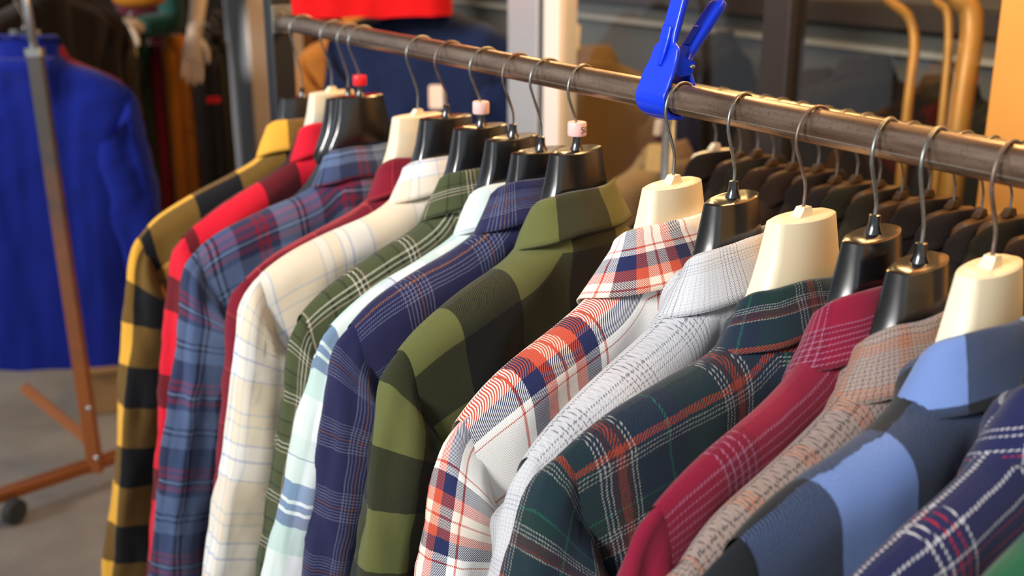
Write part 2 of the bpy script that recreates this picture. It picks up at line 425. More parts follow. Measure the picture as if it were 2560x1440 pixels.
Fb['navy'] = plaid('navy_dotted_glen_check', [(36, nb)] + [(1.2, gl), (3, nb)] * 4 + [(1.3, og), (3, nb)] + [(1.2, gl), (3, nb)] * 3 + [(22, '#28284f')], [(48, nb)] + [(1.2, gl), (2.6, nb)] * 5 + [(1.3, og), (3, nb)] + [(1.2, gl), (2.6, nb)] * 4, twill=2.4, ratio=.5, wob=.9)
Fb['olivebuff'] = plaid('olive_black_buffalo', [(72, '#65683a'), (72, '#161715')], twill=2.0, dark=.62)
w_, n_, r_ = '#f8f6f1', '#232a54', '#c9533c'
Fb['white'] = plaid('white_navy_red_plaid', [(58, w_), (2.5, r_), (8, w_), (16, n_), (11, r_), (10, '#f0dcc8'), (3, r_), (10, '#f0dcc8'), (11, r_), (16, n_), (6, w_), (2.5, r_)],
                    [(10, r_), (16, n_), (8, w_), (2.5, r_), (66, w_), (2.5, r_), (8, w_), (20, n_), (14, r_), (10, '#f0dcc4'), (3, r_), (10, '#f0dcc4')], twill=2.4, fuzz=.08, wob=.22, dark=.25)
Fb['grey'] = plaid('pale_grey_tweed', [(3.4, '#c6c6cb'), (1.2, '#70747e')] * 6 + [(3.6, '#cdcdd1'), (.7, '#a2a5ae')] * 9, [(3.4, '#c8c8cd'), (1.0, '#8b8e98')] * 4 + [(3.6, '#d0d0d3'), (.6, '#b0b2ba')] * 11, twill=2.6, wob=.5, fuzz=.16)
wl, nv, tg = '#8f9088', '#1b2738', '#17302f'
Fb['green'] = plaid('dark_green_navy_plaid', [(40, tg), (1.5, wl), (2.2, nv), (1.5, wl), (2.2, nv), (1.5, wl), (5, '#3b2428'), (7, '#7c3529'), (4, '#3e2528'), (1.5, wl), (2.2, nv), (1.5, wl), (30, '#1b2a3c'), (2, '#1f5a4c'), (14, nv)],
                    [(6, '#9a4030'), (3, nv), (1.5, wl), (2.2, nv), (1.5, wl), (2.2, nv), (1.5, wl), (36, '#1a2b3a'), (2, '#1f5a4c'), (14, tg), (1.5, wl), (2.2, nv), (1.5, wl), (2.2, nv), (1.5, wl), (9, '#45252b'), (3, '#5f2c2a'), (1.5, wl), (30, nv)], twill=3.0, wob=2.0, fuzz=.5)
Fb['burgundy'] = plaid('burgundy_ribbed_check', [(58, '#841432')] + [(1.6, '#96607a'), (5, '#70122c')] * 5 + [(60, '#841432')], [(7, '#841432')] + [(1.8, '#96607a'), (5, '#70122c')] * 8 + [(60, '#841432')], twill=3.0, wob=1.2, fuzz=.24)
Fb['brown'] = plaid('taupe_speckled_tweed', [(3.2, '#97847b'), (1.2, '#5c5352')] * 9 + [(3.2, '#a86e54'), (1.3, '#584a48')] * 3, [(3.4, '#9b8880'), (1.2, '#5a5352')] * 8 + [(3.2, '#a87560'), (1.2, '#6b5a54')] * 3, twill=3.0, wob=1.6, fuzz=.3)
Fb['bluebuff'] = plaid('blue_black_buffalo', [(68, '#6d86bd'), (68, '#1a1c20')], twill=2.4, dark=.62, fuzz=.22)
wt, rd, nb = '#c9c6c8', '#a81c32', '#20224a'
Fb['dots'] = plaid('navy_red_white_dotted_check', [(56, nb), (1.8, wt), (5, nb), (1.8, wt), (5, nb), (1.8, rd), (5, nb), (1.8, rd), (5, nb), (1.8, wt)], [(12, nb), (1.8, wt), (4, nb), (1.8, rd), (8, nb), (1.8, rd), (5, nb), (1.8, rd), (50, nb), (1.8, wt), (5, nb), (1.8, wt)], twill=3.6, wob=1.0)
Fb['leaf'] = plaid('bottle_green_twill', [(40, '#1d5a3c'), (4, '#163f2c')], twill=2.4)
Fb['offwhite'] = plaid('white_flannel', [(40, '#dcdcdc'), (3, '#c4c6ca')], twill=2.4)

# ------------------------------------------------------------------ front rail, its posts and the row of shirts
XR, ZR, RR = .763, 1.377, .016
rk = empty('clothes_rail', (XR, 2.13, 0), 0, 'worn brown steel clothes rail on black posts carrying the plaid shirts', 'clothes rail')
def R0(p): return (p[0] - XR, p[1] - 2.13, p[2])
y0, y1 = -.12, 2.112
mb = MB()
ys = np.linspace(y0, y1, 60)
mb.loft([[R0((XR + RR * math.cos(a), y, ZR + RR * math.sin(a))) for a in np.linspace(0, 2*PI, 32, endpoint=False)] for y in ys])
mb.build('rail_tube', M['rail'], rk, True)
# raised weld seam along the tube
mb = MB(); a0 = math.radians(205)
mb.tube([R0((XR + (RR - .0004) * math.cos(a0), y, ZR + (RR - .0004) * math.sin(a0))) for y in ys], .0011, 6)
mb.build('weld_seam', plain('weld_bead', '#9a8c7c', .35, .8, .1, 200), rk, True)
M['black_post'] = plain('black_post', '#15161a', .5, .0, .15, 30)
for yy in (2.135, -.14):
    po = MB().box(R0((XR - .022, yy - .02, .04)), R0((XR + .022, yy + .02, 2.0)), .004).build('post', M['black_post'], rk)
    MB().box(R0((XR - .0195, yy - (.024 if yy > 0 else -.0205), ZR - .022)), R0((XR + .0195, yy - (.0205 if yy > 0 else -.024), ZR + .03)), .001).build('flange', M['hook_steel'], po)
    MB().box(R0((XR - .28, yy - .02, .03)), R0((XR + .28, yy + .02, .07)), .004).build('foot_bar', M['black_post'], rk)
    for sx in (-.26, .26):
        MB().lathe([(.012, 0), (.022, .004), (.022, .026), (.012, .03)], 16, R0((XR + sx, yy, 0))).build('foot_pad', M['black_plastic'], rk)

G = 'plaid shirts on the front rail'
HG = 'clothes hangers on the front rail'
ROW = [ # s, drop, W, yaw, dz, flare, co, fall, spread, body, hook, ring, fabric, label, hanger label
 (2.004, .127, .305, -8, .232, .18, .034, .050, .022, 'black_plastic', 'hook_steel', None, 'yellow', 'yellow and black buffalo check shirt, farthest along the front rail', 'black plastic hanger holding the yellow and black check shirt'),
 (1.861, .101, .270, -1, .222, .19, .046, .048, .020, 'cream_plastic', 'hook_steel', None, 'red', 'bright red and black buffalo check shirt beside the yellow check shirt', 'cream plastic hanger holding the bright red check shirt'),
 (1.790, .101, .2, 3, .22, .2, .05, .04, .02, 'black_plastic', 'hook_steel', None, None, None, 'narrow black hanger squeezed behind the hanger with the red ring'),
 (1.740, .093, .280, -4, .228, .20, .078, .046, .022, 'black_plastic', 'hook_steel', ('red_plastic', 'red size ring'), 'blue', 'slate blue and navy plaid shirt with wine red stripes', 'black plastic hanger with a red size ring on its hook'),
 (1.529, .096, .270, -2, .214, .2, .055, .046, .02, 'cream_plastic', 'hook_steel', None, 'wine', 'dark red shirt with thin lines, mostly hidden behind the cream check shirt', 'cream plastic hanger holding the dark red shirt'),
 (1.438, .086, .280, -4, .200, .23, .050, .046, .022, 'black_plastic', 'hook_rusty', None, 'beige', 'cream and beige check shirt with pale blue lines', 'black plastic hanger with rusty hook above the cream check shirt'),
 (1.338, .085, .260, -3, .228, .19, .050, .046, .02, 'black_plastic', 'hook_steel', ('pink_plastic', 'pale pink size ring with a split'), 'olive', 'olive green tartan shirt with fine white double lines', 'black plastic hanger with a split pink ring and no print'),
 (1.255, .087, .260, 2, .206, .32, .050, .046, .02, 'black_plastic', 'hook_rusty', None, 'mint', 'mint and white check shirt with denim blue bands', 'black plastic hanger holding the mint and white check shirt'),
 (1.187, .093, .252, -4, .188, .22, .028, .046, .022, 'black_plastic', 'hook_steel', None, 'navy', 'navy shirt with fine white dots and orange lines', 'black plastic hanger holding the navy dotted shirt beside the olive buffalo check'),
 (1.109, .080, .250, 7, .194, .21, .040, .046, .022, 'black_plastic', 'hook_steel', ('pink_plastic', 'pale pink size ring printed 50', '50', -.05), 'olivebuff', 'olive green and black buffalo check shirt in the middle of the row', 'black plastic hanger with a pink ring printed 50'),
 (.927, .086, .262, 3, .206, .21, .030, .054, .034, 'cream_plastic', 'hook_steel', None, 'white', 'white shirt with navy and red plaid bands', 'cream plastic hanger right beside the blue clamp'),
 (.834, .083, .260, 9, .200, .27, .034, .048, .022, 'black_plastic', 'hook_steel', None, 'grey', 'pale grey tweed shirt between the white plaid and dark green shirts', 'black plastic hanger holding the pale grey shirt'),
 (.738, .081, .250, -3, .182, .30, .052, .046, .02, 'cream_plastic', 'hook_rusty', None, 'green', 'dark green and navy plaid shirt with orange and white flecked stripes', 'cream plastic hanger with rusty hook holding the dark green shirt'),
 (.655, .079, .250, 7, .176, .25, .034, .048, .02, 'black_plastic', 'hook_steel', None, 'burgundy', 'burgundy shirt with pale ribbed lines', 'black plastic hanger holding the burgundy shirt'),
 (.604, .092, .250, 5, .188, .25, .034, .048, .02, 'black_plastic', 'hook_steel', None, 'brown', 'taupe brown speckled tweed shirt with orange lines', 'black plastic hanger holding the taupe tweed shirt, nearest of the black ones'),
 (.537, .078, .250, 2, .158, .25, .034, .050, .022, 'cream_plastic', 'hook_rusty', None, 'bluebuff', 'sky blue and black buffalo check shirt near the camera', 'cream plastic hanger holding the blue buffalo check shirt'),
 (.462, .085, .250, 2, .175, .25, .034, .048, .022, 'black_plastic', 'hook_steel', None, 'dots', 'dark navy shirt with red and white dotted lines in the bottom right corner', 'black plastic hanger holding the red and white dotted navy shirt'),
 (.400, .085, .250, 2, .185, .25, .034, .048, .022, 'black_plastic', 'hook_steel', None, 'leaf', 'bottle green shirt, only a sliver showing in the bottom right corner', 'black plastic hanger holding the bottle green shirt'),
 (.345, .085, .250, 2, .185, .25, .034, .048, .022, 'cream_plastic', 'hook_steel', None, 'offwhite', 'white flannel shirt at the very corner of the bottom right', 'cream plastic hanger holding the white flannel shirt'),
]
BEND, YADD = .72, 11.0
UVO = {'yellow': dict(bo=(.1325, .076), co_=(.125, -.040)), 'red': dict(bo=(.255, .0), co_=(.10, -.04)), 'olivebuff': dict(bo=(.125, .042), co_=(.142, -.04)), 'bluebuff': dict(bo=(.193, .0), co_=(.143, -.04)),
       'white': dict(bo=(.28, .004), co_=(.02, .04), xn=.072), 'burgundy': dict(bo=(.26, .0)), 'mint': dict(so_=(.0, .085), bo=(.26, .0), co_=(.2, -.03))}
for i, (s, drop, W, yaw, dz, fl, co, fall, spr, hb, hk, ring, fab, lab, hlab) in enumerate(ROW):
    nxt = ROW[i+1][0] if i + 1 < len(ROW) else s - .07
    t = min(.033, max(.022, (s - nxt) * .42))
    uo = UVO.get(fab, {})
    C = Cut(W=W, dz=dz, co=co, flare=fl, seed=i * 1.37 + .4, fall=fall, spread=spr, t=t, L=.76, sl=.70, fold=1.25, bend=BEND, **uo)
    yaw += YADD
    loc = Vector((XR - .009 * math.cos(math.radians(yaw)), s, ZR - drop))
    hanger(loc, math.radians(yaw), drop, hb, hk, hlab, C, RR, ring, HG)
    if fab:
        garment('plaid_shirt', C, loc, math.radians(yaw), Fb[fab], lab, 'shirt', G)

# ------------------------------------------------------------------ blue clamp on the rail
def ribbon(mb, st, n=14, sq=.45):
    """st: (x, z, half width along y, half thickness, y shift); rounded rectangular sections swept through the stations"""
    P = bez([(a[0], 0, a[1]) for a in st], (len(st) - 1) * 6); m = len(P)
    k = np.linspace(0, len(st) - 1, m); id_ = np.arange(len(st))
    hw = np.interp(k, id_, [a[2] for a in st]); ht = np.interp(k, id_, [a[3] for a in st]); ysf = np.interp(k, id_, [a[4] for a in st])
    rings = []
    for i, p in enumerate(P):
        t = (P[min(i+1, m-1)] - P[max(i-1, 0)]).normalized(); nn = Vector((-t.z, 0, t.x))
        ring = []
        for a in np.linspace(0, 2*PI, n*2, endpoint=False):
            c, s_ = math.cos(a), math.sin(a)
            u = math.copysign(abs(c) ** sq, c) * hw[i]; v = math.copysign(abs(s_) ** sq, s_) * ht[i]
            ring.append(p + nn * v + Vector((0, u + ysf[i], 0)))
        rings.append(ring)
    return mb.loft(rings)
ck = empty('spring_clamp', (XR, .957, ZR), 0, 'bright blue plastic spring clamp gripping the front rail', 'clamp')
ck.rotation_euler = (0, math.radians(19), 0)
R_ = RR + .0035
jaw = [(R_ * math.cos(a), R_ * math.sin(a)) for a in np.radians([282, 250, 220, 190, 160])]
fr = [(x, z, .0245, .003, 0) for x, z in jaw] + [(-.0175, .020, .0245, .003, 0), (-.016, .034, .022, .003, 0), (-.0165, .048, .0200, .003, 0), (-.0175, .054, .0125, .0035, 0), (-.018, .066, .0118, .0045, 0), (-.019, .10, .0112, .0048, 0), (-.0195, .122, .0106, .0046, 0), (-.0195, .126, .0122, .0055, 0), (-.0195, .136, .0105, .005, 0)]
f_ = ribbon(MB(), fr).build('front_jaw', M['blue_plastic'], ck, True)
ribbon(MB(), [(-.0195, .028, .003, .002, 0), (-.0205, .04, .006, .003, 0), (-.0215, .056, .008, .004, 0), (-.0225, .07, .0075, .004, 0)]).build('rib', M['blue_plastic'], f_, True)
for ys_ in (-.020, .018):   # pivot ears with a pin
    mb = MB()
    pr = [(-.018, .024), (-.004, .022), (.006, .027), (.010, .032), (.0105, .039), (.007, .042), (-.004, .042), (-.018, .046)]
    mb.loft([[(x, ys_ + dy, z) for x, z in pr] for dy in (0, .0025)])
    edge_split(mb.build('pivot_ear', M['blue_plastic'], f_, False))
pin = MB().lathe([(.0006, -.0005), (.0022, -.0005), (.0022, .046), (.0006, .046)], 14, M=Matrix.Translation((.006, -.0225, .036)) @ Matrix.Rotation(-PI/2, 4, 'X')).build('pivot_pin', M['hook_steel'], ck, True)
jb = [((R_ + .0005) * math.cos(a), (R_ + .0005) * math.sin(a)) for a in np.radians([268, 300, 330, 0, 28])]
bk = [(x, z, .0235, .003, 0) for x, z in jb] + [(.014, .022, .021, .003, 0), (.006, .036, .0155, .0035, 0), (.010, .050, .0105, .005, 0), (.021, .080, .0102, .0058, 0), (.030, .104, .0102, .0056, 0), (.0335, .112, .0085, .0045, 0), (.0345, .1145, .004, .002, 0)]
b_ = ribbon(MB(), bk).build('back_jaw', M['blue_plastic'], ck, True)
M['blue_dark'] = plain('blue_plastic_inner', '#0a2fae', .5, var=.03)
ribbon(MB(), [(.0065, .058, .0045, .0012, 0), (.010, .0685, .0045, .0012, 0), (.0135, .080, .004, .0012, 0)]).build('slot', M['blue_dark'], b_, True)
sp = [(.004 + .0065 * math.cos(a), -.012 + a * .0011, .036 + .0065 * math.sin(a)) for a in np.linspace(0, 7 * PI, 90)]
MB().tube(sp, .0009, 6).build('spring', M['hook_steel'], ck, True)

# ------------------------------------------------------------------ second rail with dark jackets, close to the shop
X2, Z2, R2 = 1.275, 1.276, .015
rk2 = empty('clothes_rail', (X2, 1.56, 0), 0, 'warm lit steel rail behind the front rail, full of dark jackets', 'clothes rail')
M['bright_steel'] = plain('bright_steel', '#c4b8a4', .3, .85, .1, 60)
MB().tube([(0, y - 1.56, Z2) for y in np.linspace(-.1, 1.57, 30)], R2, 20).build('rail_tube', M['bright_steel'], rk2, True)
for yy in (1.585, -.12):
    MB().tube([(0, yy - 1.56, .03), (0, yy - 1.56, Z2 + .03)], .0125, 14).build('post', M['hook_steel'], rk2, True)
    MB().lathe([(.012, 0), (.018, .003), (.018, .022), (.008, .03)], 16, (0, yy - 1.56, Z2 + .02)).build('post_cap', M['cream_plastic'], rk2, True)
    MB().box((-.25, yy - 1.58, .01), (.25, yy - 1.54, .05), .004).build('foot_bar', M['black_post'], rk2)
darks = [cloth('black_wool', '#15100e', col2='#1e1613', sheen=0), cloth('dark_brown_wool', '#20150f', col2='#291b14', sheen=0), cloth('dark_olive_wool', '#18160f', col2='#211d14', sheen=0), cloth('charcoal_wool', '#181414', col2='#221c1b', sheen=0)]
ORD = 'first second third fourth fifth sixth seventh eighth ninth tenth eleventh twelfth thirteenth fourteenth fifteenth sixteenth'.split()
dn = ['black', 'dark brown', 'dark olive', 'charcoal']
pxs = [1800, 1862, 1905, 1945, 1995, 2058, 2105, 2155, 2212, 2270, 2335, 2400, 2470, 2540, 2620, 2700]
for i, px in enumerate(pxs):
    s = at_x(px, 335 + (px - 1790) * .21, X2).y
    d_ = .082 + .006 * math.sin(i * 2.3); yaw = math.radians(5 * math.sin(i * 1.7) + 3)
    loc = Vector((X2 - .009, s, Z2 - d_))
    C = Cut(W=.225, dz=.150, co=.000, t=.021, xn=.05, stand=.026, seed=20 + i * .9, L=.74, sl=.60, flare=.04, fall=.04, spread=.010, fold=.8, yb=.018)
    hanger(loc, yaw, d_, 'cream_plastic' if i == 0 else 'brown_plastic', 'hook_steel', ('cream hanger holding the first dark jacket of the rear rail' if i == 0 else 'dark brown hanger, %s from the far end of the rear rail' % ORD[i]), C, R2, None, 'hangers on the rear rail', hi=False)
    k = (i * 3 + i // 4) % 4
    lab = 'black jacket at the far end of the rear rail, on the cream hanger' if i == 0 else '%s jacket, %s from the far end of the rear rail' % (dn[k], ORD[i])
    garment('dark_jacket', C, loc, yaw, darks[0 if i == 0 else k], lab, 'jacket', 'dark jackets on the rear rail', hi=False)

# ------------------------------------------------------------------ shop front
M['alu'] = plain('grey_aluminium', '#a9a9ab', .45, .3, .05, 3)
M['jamb_warm_lit'] = plain('warm_lit_jamb', '#dccdc0', .6, .0, .05, 3)  # beige carries the warm shop light on the jamb sides in its colour
M['seal'] = plain('rubber_seal', '#2a3033', .7)
M['brown_frame'] = plain('brown_wood_strip', '#7a4a1c', .5, .0, .1, 20)
M['dark_frame'] = plain('dark_window_frame', '#1c1411', .6)
M['honey_panel'] = plain('honey_wood_panel', '#c08438', .6, .0, .06, 2.5, col2='#b0742a')
def ypx(px): return at_x(px, 200, XF).y
def jamb(name, pl, pr, dep, mat, z1=2.6, side=None):
    o = MB().box((XF, ypx(pr), 0), (XF + dep, ypx(pl), z1), .004).build(name, mat); return tag(o, kind='structure')
jamb('trim_1', 572, 622, .26, M['alu'])
tag(MB().box((XF + .006, ypx(622) - .03, 0), (XF + .25, ypx(622), 2.6)).build('trim_2', M['jamb_warm_lit']), kind='structure')
tag(MB().box((XF + .26, ypx(622) - .02, 0), (XF + .30, ypx(622) + .03, 2.6)).build('trim_3', M['brown_frame']), kind='structure')
jamb('trim_4', 1268, 1342, .10, M['alu'])
tag(MB().box((XF + .008, ypx(1356), 0), (XF + .10, ypx(1342), 2.6)).build('trim_5', M['seal']), kind='structure')
jamb('trim_6', 1356, 1394, .06, M['jamb_warm_lit'])
jamb('trim_7', 1895, 1962, .05, M['dark_frame'])
jamb('wall_panel', 2476, 3600, .05, M['honey_panel'])
tag(MB().box((XF - .02, -1.5, 2.35), (XF + .1, 9, 2.7), .005).build('trim_8', M['alu']), kind='structure')
def glass():
    N = NT('window_glass'); t = N.t
    fr_ = N.n('ShaderNodeFresnel', {'IOR': 1.5}).outputs[0]
    g = N.n('ShaderNodeBsdfGlossy', {'Roughness': .02, 'Color': (1, 1, 1, 1)}).outputs[0]
    tr = N.n('ShaderNodeBsdfTransparent', {'Color': (.93, .95, .94, 1)}).outputs[0]
    bf = N.n('ShaderNodeNewGeometry').outputs['Backfacing']
    fr_ = N.math('MULTIPLY', fr_, N.math('SUBTRACT', 1.0, bf))
    mx = N.n('ShaderNodeMixShader', {0: fr_, 1: tr, 2: g}).outputs[0]
    t.links.new(mx, t.nodes['Material Output'].inputs[0]); return N.m
M['glass'] = glass()
for k, (a, b) in enumerate(((1394, 1895), (1962, 2476))):
    w = MB().box((XF + .02, ypx(b), .1), (XF + .026, ypx(a), 2.35)).build('window_%d' % (k + 1), M['glass']); tag(w, kind='structure')
# canopy over the pavement in front of the shop
M['canvas'] = plain('awning_canvas', '#6b5a48', .9, var=.05)
tag(MB().box((.35, -1.2, 2.42), (XF, 7.0, 2.46)).build('ceiling_awning', M['canvas']), kind='structure')
tag(MB().box((-9.2, -6, 0), (-9, 14, 4.2)).build('wall_opposite', plain('street_facade', '#8b8379', .9, var=.15, scale=1.5)), kind='structure')
# lamps: warm globes under the awning and inside the shop
def lampmat(name, c, e):
    N = NT(name); N.set(Base_Color=lin('#fff0d8'), Emission_Color=c, Emission_Strength=e); return N.m
M['bulb'] = lampmat('warm_bulb', (1, .62, .26, 1), 12)
def lamp(x, y, z, power, label, r=.06, zc=2.42):
    t = empty('pendant_lamp', (x, y, z), 0, label, 'lamp', 'warm shop lamps')
    MB().lathe([(.004, 0), (.03, .006), (r * .9, .03), (r, .06), (r * .9, .09), (.03, .115), (.018, .12)], 18).build('globe', M['bulb'], t, True)
    MB().lathe([(.02, .118), (.022, .15), (.006, .16), (.003, .165), (.003, zc - z)], 12).build('stem', M['black_post'], t, True)
    L = bpy.data.lights.new('lamp_light', 'POINT'); L.energy = power; L.color = (1, .60, .24); L.shadow_soft_size = .08
    lo = bpy.data.objects.new('lamp_light', L); COL.objects.link(lo); lo.parent = t; lo.location = (0, 0, -.12)
for y, w_ in ((.25, 'nearest'), (1.05, 'middle'), (1.9, 'farthest')): lamp(1.40, y, 2.12, 17, w_ + ' warm globe lamp hanging under the awning above the rear rail')
for x, y, w_ in ((1.95, 1.0, 'right behind the honey wood panel'), (1.95, 2.3, 'behind the first window pane'), (1.95, 3.4, 'just inside the doorway'), (2.2, 4.8, 'beyond the doorway'), (3.9, 2.2, 'near the back wall, closer one'), (3.9, 4.4, 'near the back wall, farther one')): lamp(x, y, 2.25, 15, 'warm globe lamp in the shop ' + w_, zc=2.6)

# ------------------------------------------------------------------ far left: rack with the blue jacket
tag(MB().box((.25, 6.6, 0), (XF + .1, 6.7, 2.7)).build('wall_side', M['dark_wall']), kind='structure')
CR = Vector((RGT.x, RGT.y, 0)); CF = Vector((math.sin(AZ), math.cos(AZ), 0))
YC = -AZ     # yaw of a garment that faces the camera
def face(px, py, depth, turn=0.0): return at(px, py, depth), YC + turn
M['rack_reflection_brown'] = None
def brown_tint():  # grey tube; the brown lower down is a reflection put into the colour
    N = NT('square_tube_painted_reflection'); tc = N.n('ShaderNodeTexCoord').outputs['Object']
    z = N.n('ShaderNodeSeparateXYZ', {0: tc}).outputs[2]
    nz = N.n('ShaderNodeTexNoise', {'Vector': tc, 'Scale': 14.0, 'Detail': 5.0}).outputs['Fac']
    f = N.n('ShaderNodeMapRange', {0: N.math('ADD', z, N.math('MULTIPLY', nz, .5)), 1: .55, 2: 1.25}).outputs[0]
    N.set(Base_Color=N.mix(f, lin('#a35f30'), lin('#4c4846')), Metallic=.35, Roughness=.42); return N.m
M['rack_reflection_brown'] = brown_tint()
base = at_z(238, 1160, .085)
rb = empty('garment_rack', (base.x, base.y, 0), YC, 'grey and brown rolling garment rack on the left carrying the blue jacket', 'garment rack')
def rl(p): # world -> rack local
    d = Vector(p) - Vector((base.x, base.y, 0)); return Vector((d.dot(CR), d.dot(CF), d.z))
ptop = rl(at(87, 130, 3.02)); ptop2 = rl(at(58, -40, 3.03))
mb = MB(); q0 = Vector((0, 0, .06))
def sqtube(mb, a, b, w, d):
    a, b = Vector(a), Vector(b); t = (b - a).normalized(); u = Vector((1, 0, 0)); u = (u - t * u.dot(t)).normalized() if abs(t.x) < .9 else Vector((0, 1, 0)); v = t.cross(u)
    return mb.loft([[p + u * (sx * w / 2) + v * (sy * d / 2) for sx, sy in ((-1, -.8), (-.8, -1), (.8, -1), (1, -.8), (1, .8), (.8, 1), (-.8, 1), (-1, .8))] for p in (a, b)])
up = sqtube(MB(), q0, ptop, .039, .028).build('upright', M['rack_reflection_brown'], rb)
M['chrome'] = plain('chrome_tube', '#c2c2c4', .25, .9, .05, 20)
MB().tube([ptop - (ptop2 - ptop).normalized() * .02, ptop + (ptop2 - ptop) * 2.4], .011, 14).build('inner_tube', M['chrome'], rb, True)
cl = MB(); dirn = (ptop - q0).normalized(); sqtube(cl, ptop - dirn * .012, ptop + dirn * .01, .045, .033); cl.build('collar_clamp', M['hook_steel'], rb)
lend, rend = rl(at_z(-160, 1292, .075)), rl(at_z(420, 1098, .075))
sqtube(MB(), lend, rend, .045, .03).build('foot_bar', M['rack_reflection_brown'], rb)
bq0, bq1 = rl(at_z(60, 968, .32)), q0 + Vector((-.02, .02, .12))
b0 = rl(at(60, 968, 3.35)); sqtube(MB(), b0, Vector((-.01, .02, .14)), .03, .02).build('brace', M['rack_reflection_brown'], rb)
for pp in ((222, 1022, 2.93), (241, 1146, 2.93)):
    p = rl(at(*pp)); MB().lathe([(.002, -.004), (.008, -.003), (.008, 0), (.003, .004)], 12, M=Matrix.Translation(p) @ Matrix.Rotation(PI / 2, 4, 'X')).build('bolt', M['chrome'], up, True)
M['tyre'] = plain('grey_rubber', '#3b3b3b', .7, var=.1)
for px_, py_ in ((40, 1296), (430, 1150)):
    wc = rl(at_z(px_, py_ + 12, 0)); wc.z = .036
    ca = MB().lathe([(.004, -.016), (.030, -.016), (.036, -.010), (.036, .010), (.030, .016), (.004, .016)], 24, M=Matrix.Translation(wc) @ Matrix.Rotation(PI / 2, 4, 'Y') @ Matrix.Rotation(.4, 4, 'X')).build('caster', M['tyre'], rb, True); edge_split(ca)
    MB().box((wc.x - .006, wc.y - .01, .036), (wc.x + .006, wc.y + .01, .07)).build('fork', M['hook_steel'], ca)
tb = rl(at(60, -60, 3.06)); tb.z = 1.60
MB().tube([ptop2 + (ptop2 - ptop) * 1.0 + Vector((0, -.2, 0)), ptop2 + (ptop2 - ptop) * 1.0 + Vector((0, 1.4, 0))], .014, 14).build('top_rail', M['chrome'], rb, True)

HL = 'hangers on the left rack'
def hung(name, px, py, depth, turn, C, mat, label, cat, group, hb=None, hlab=None, drop=.09):
    p, yw = face(px, py, depth, turn)
    o = garment(name, C, p, yw, mat, label, cat, group, hi=True)
    if hb: hanger(p, yw, drop, hb, 'hook_steel', hlab, C, .014, None, 'hangers on the left rack')
    return o
blue = cloth('royal_blue_fleece', '#0a2088', var=.12, scale=220, sheen=.1, bump=.7)
Cb = Cut(W=.265, dz=.175, co=.012, t=.05, xn=.085, yb=.05, L=.86, sl=.66, flare=.12, seed=3.3, fall=.004, spread=.002, stand=.062, fold=2.0, sw=.19, round_=.35)
hung('fleece_jacket', 62, 72, 3.22, .12, Cb, blue, 'royal blue fleece jacket with a stand collar on the left rack', 'jacket', None, 'black_plastic', 'black hanger inside the royal blue jacket')
crim = cloth('crimson_wool', '#8f1530')
Cc = Cut(W=.235, dz=.165, co=.03, t=.04, L=.8, sl=.62, flare=.1, seed=5.1, fold=1.2)
hung('wool_coat', 88, 70, 3.36, .10, Cc, crim, 'crimson coat peeking out behind the royal blue jacket', 'coat', None)
blk = [cloth('black_felt', '#15100e', col2='#211814'), cloth('umber_felt', '#2a1e18', col2='#1c1411')]
for i, (px, py, dp) in enumerate(((100, -70, 3.9), (150, -60, 4.05), (178, -50, 4.35), (10, -80, 4.2))):
    C = Cut(W=.24, dz=.16, co=.03, t=.05, L=.95, sl=.62, flare=.06, seed=40 + i * 2.2, fold=1.6)
    hung('winter_coat', px, py, dp, 1.0, C, blk[i % 2], ('blackish brown coat right behind the upright of the left rack', 'umber brown coat in the dark row behind the blue jacket', 'blackish brown coat nearest the mannequin hands', 'umber brown coat at the left frame edge behind the blue jacket')[i], 'coat', 'dark coats behind the blue jacket')

# hanging trousers between the left rack and the shop front
tr = [(312, 4.75, .045, '#b01820', 'bright red'), (343, 4.7, .06, '#1b4a30', 'bottle green'), (376, 4.8, .06, '#1f3a2b', 'dark forest green'), (408, 4.72, .065, '#6e1424', 'maroon'), (442, 4.7, .055, '#b06a1c', 'mustard brown'), (488, 4.75, .085, '#857773', 'taupe grey'), (524, 4.7, .055, '#1a1411', 'black'), (548, 4.8, .04, '#0f0c0b', 'jet black')]
bar_a, bar_b = at(250, -150, 4.75), at(640, -140, 4.85)
for i, (px, dp, w, c, cn) in enumerate(tr):
    p = at(px, 150, dp); t = empty('hanging_trousers', (p.x, p.y, .25), YC + .15 * math.sin(i), cn + ' trousers hanging in the row left of the grey door jamb', 'trousers', 'trousers hung left of the door')
    m = cloth('trouser_cloth_' + cn.replace(' ', '_'), c)
    hgt = .80 + .03 * math.sin(i * 2)
    for sg in (-.5, .5):
        rings = []
        for z in np.linspace(0, hgt, 14):
            f = z / hgt; cx = sg * w * (1.0 - .35 * f); rx = w * (.5 + .12 * f); ry = .03 + .015 * f
            rings.append([(cx + rx * math.cos(a) * (1 + .12 * nz3(a, z * 3, i)), sg * .02 + ry * math.sin(a) * (1 + .2 * nz3(a + 3, z * 3, i)), z) for a in np.linspace(0, 2 * PI, 14, endpoint=False)])
        MB().loft(rings).build('trouser_leg', m, t, True)
    MB().loft([[(w * .72 * math.cos(a), .045 * math.sin(a), z) for a in np.linspace(0, 2 * PI, 16, endpoint=False)] for z in (hgt - .02, hgt + .04)]).build('waistband', m, t, True)
    MB().tube(bez([(0, 0, hgt + .03), (0, 0, hgt + .08), (-.02, 0, hgt + .11), (0, 0, hgt + .135), (.02, 0, hgt + .11)], 20), .0022, 6).build('hook', M['hook_steel'], t, True)

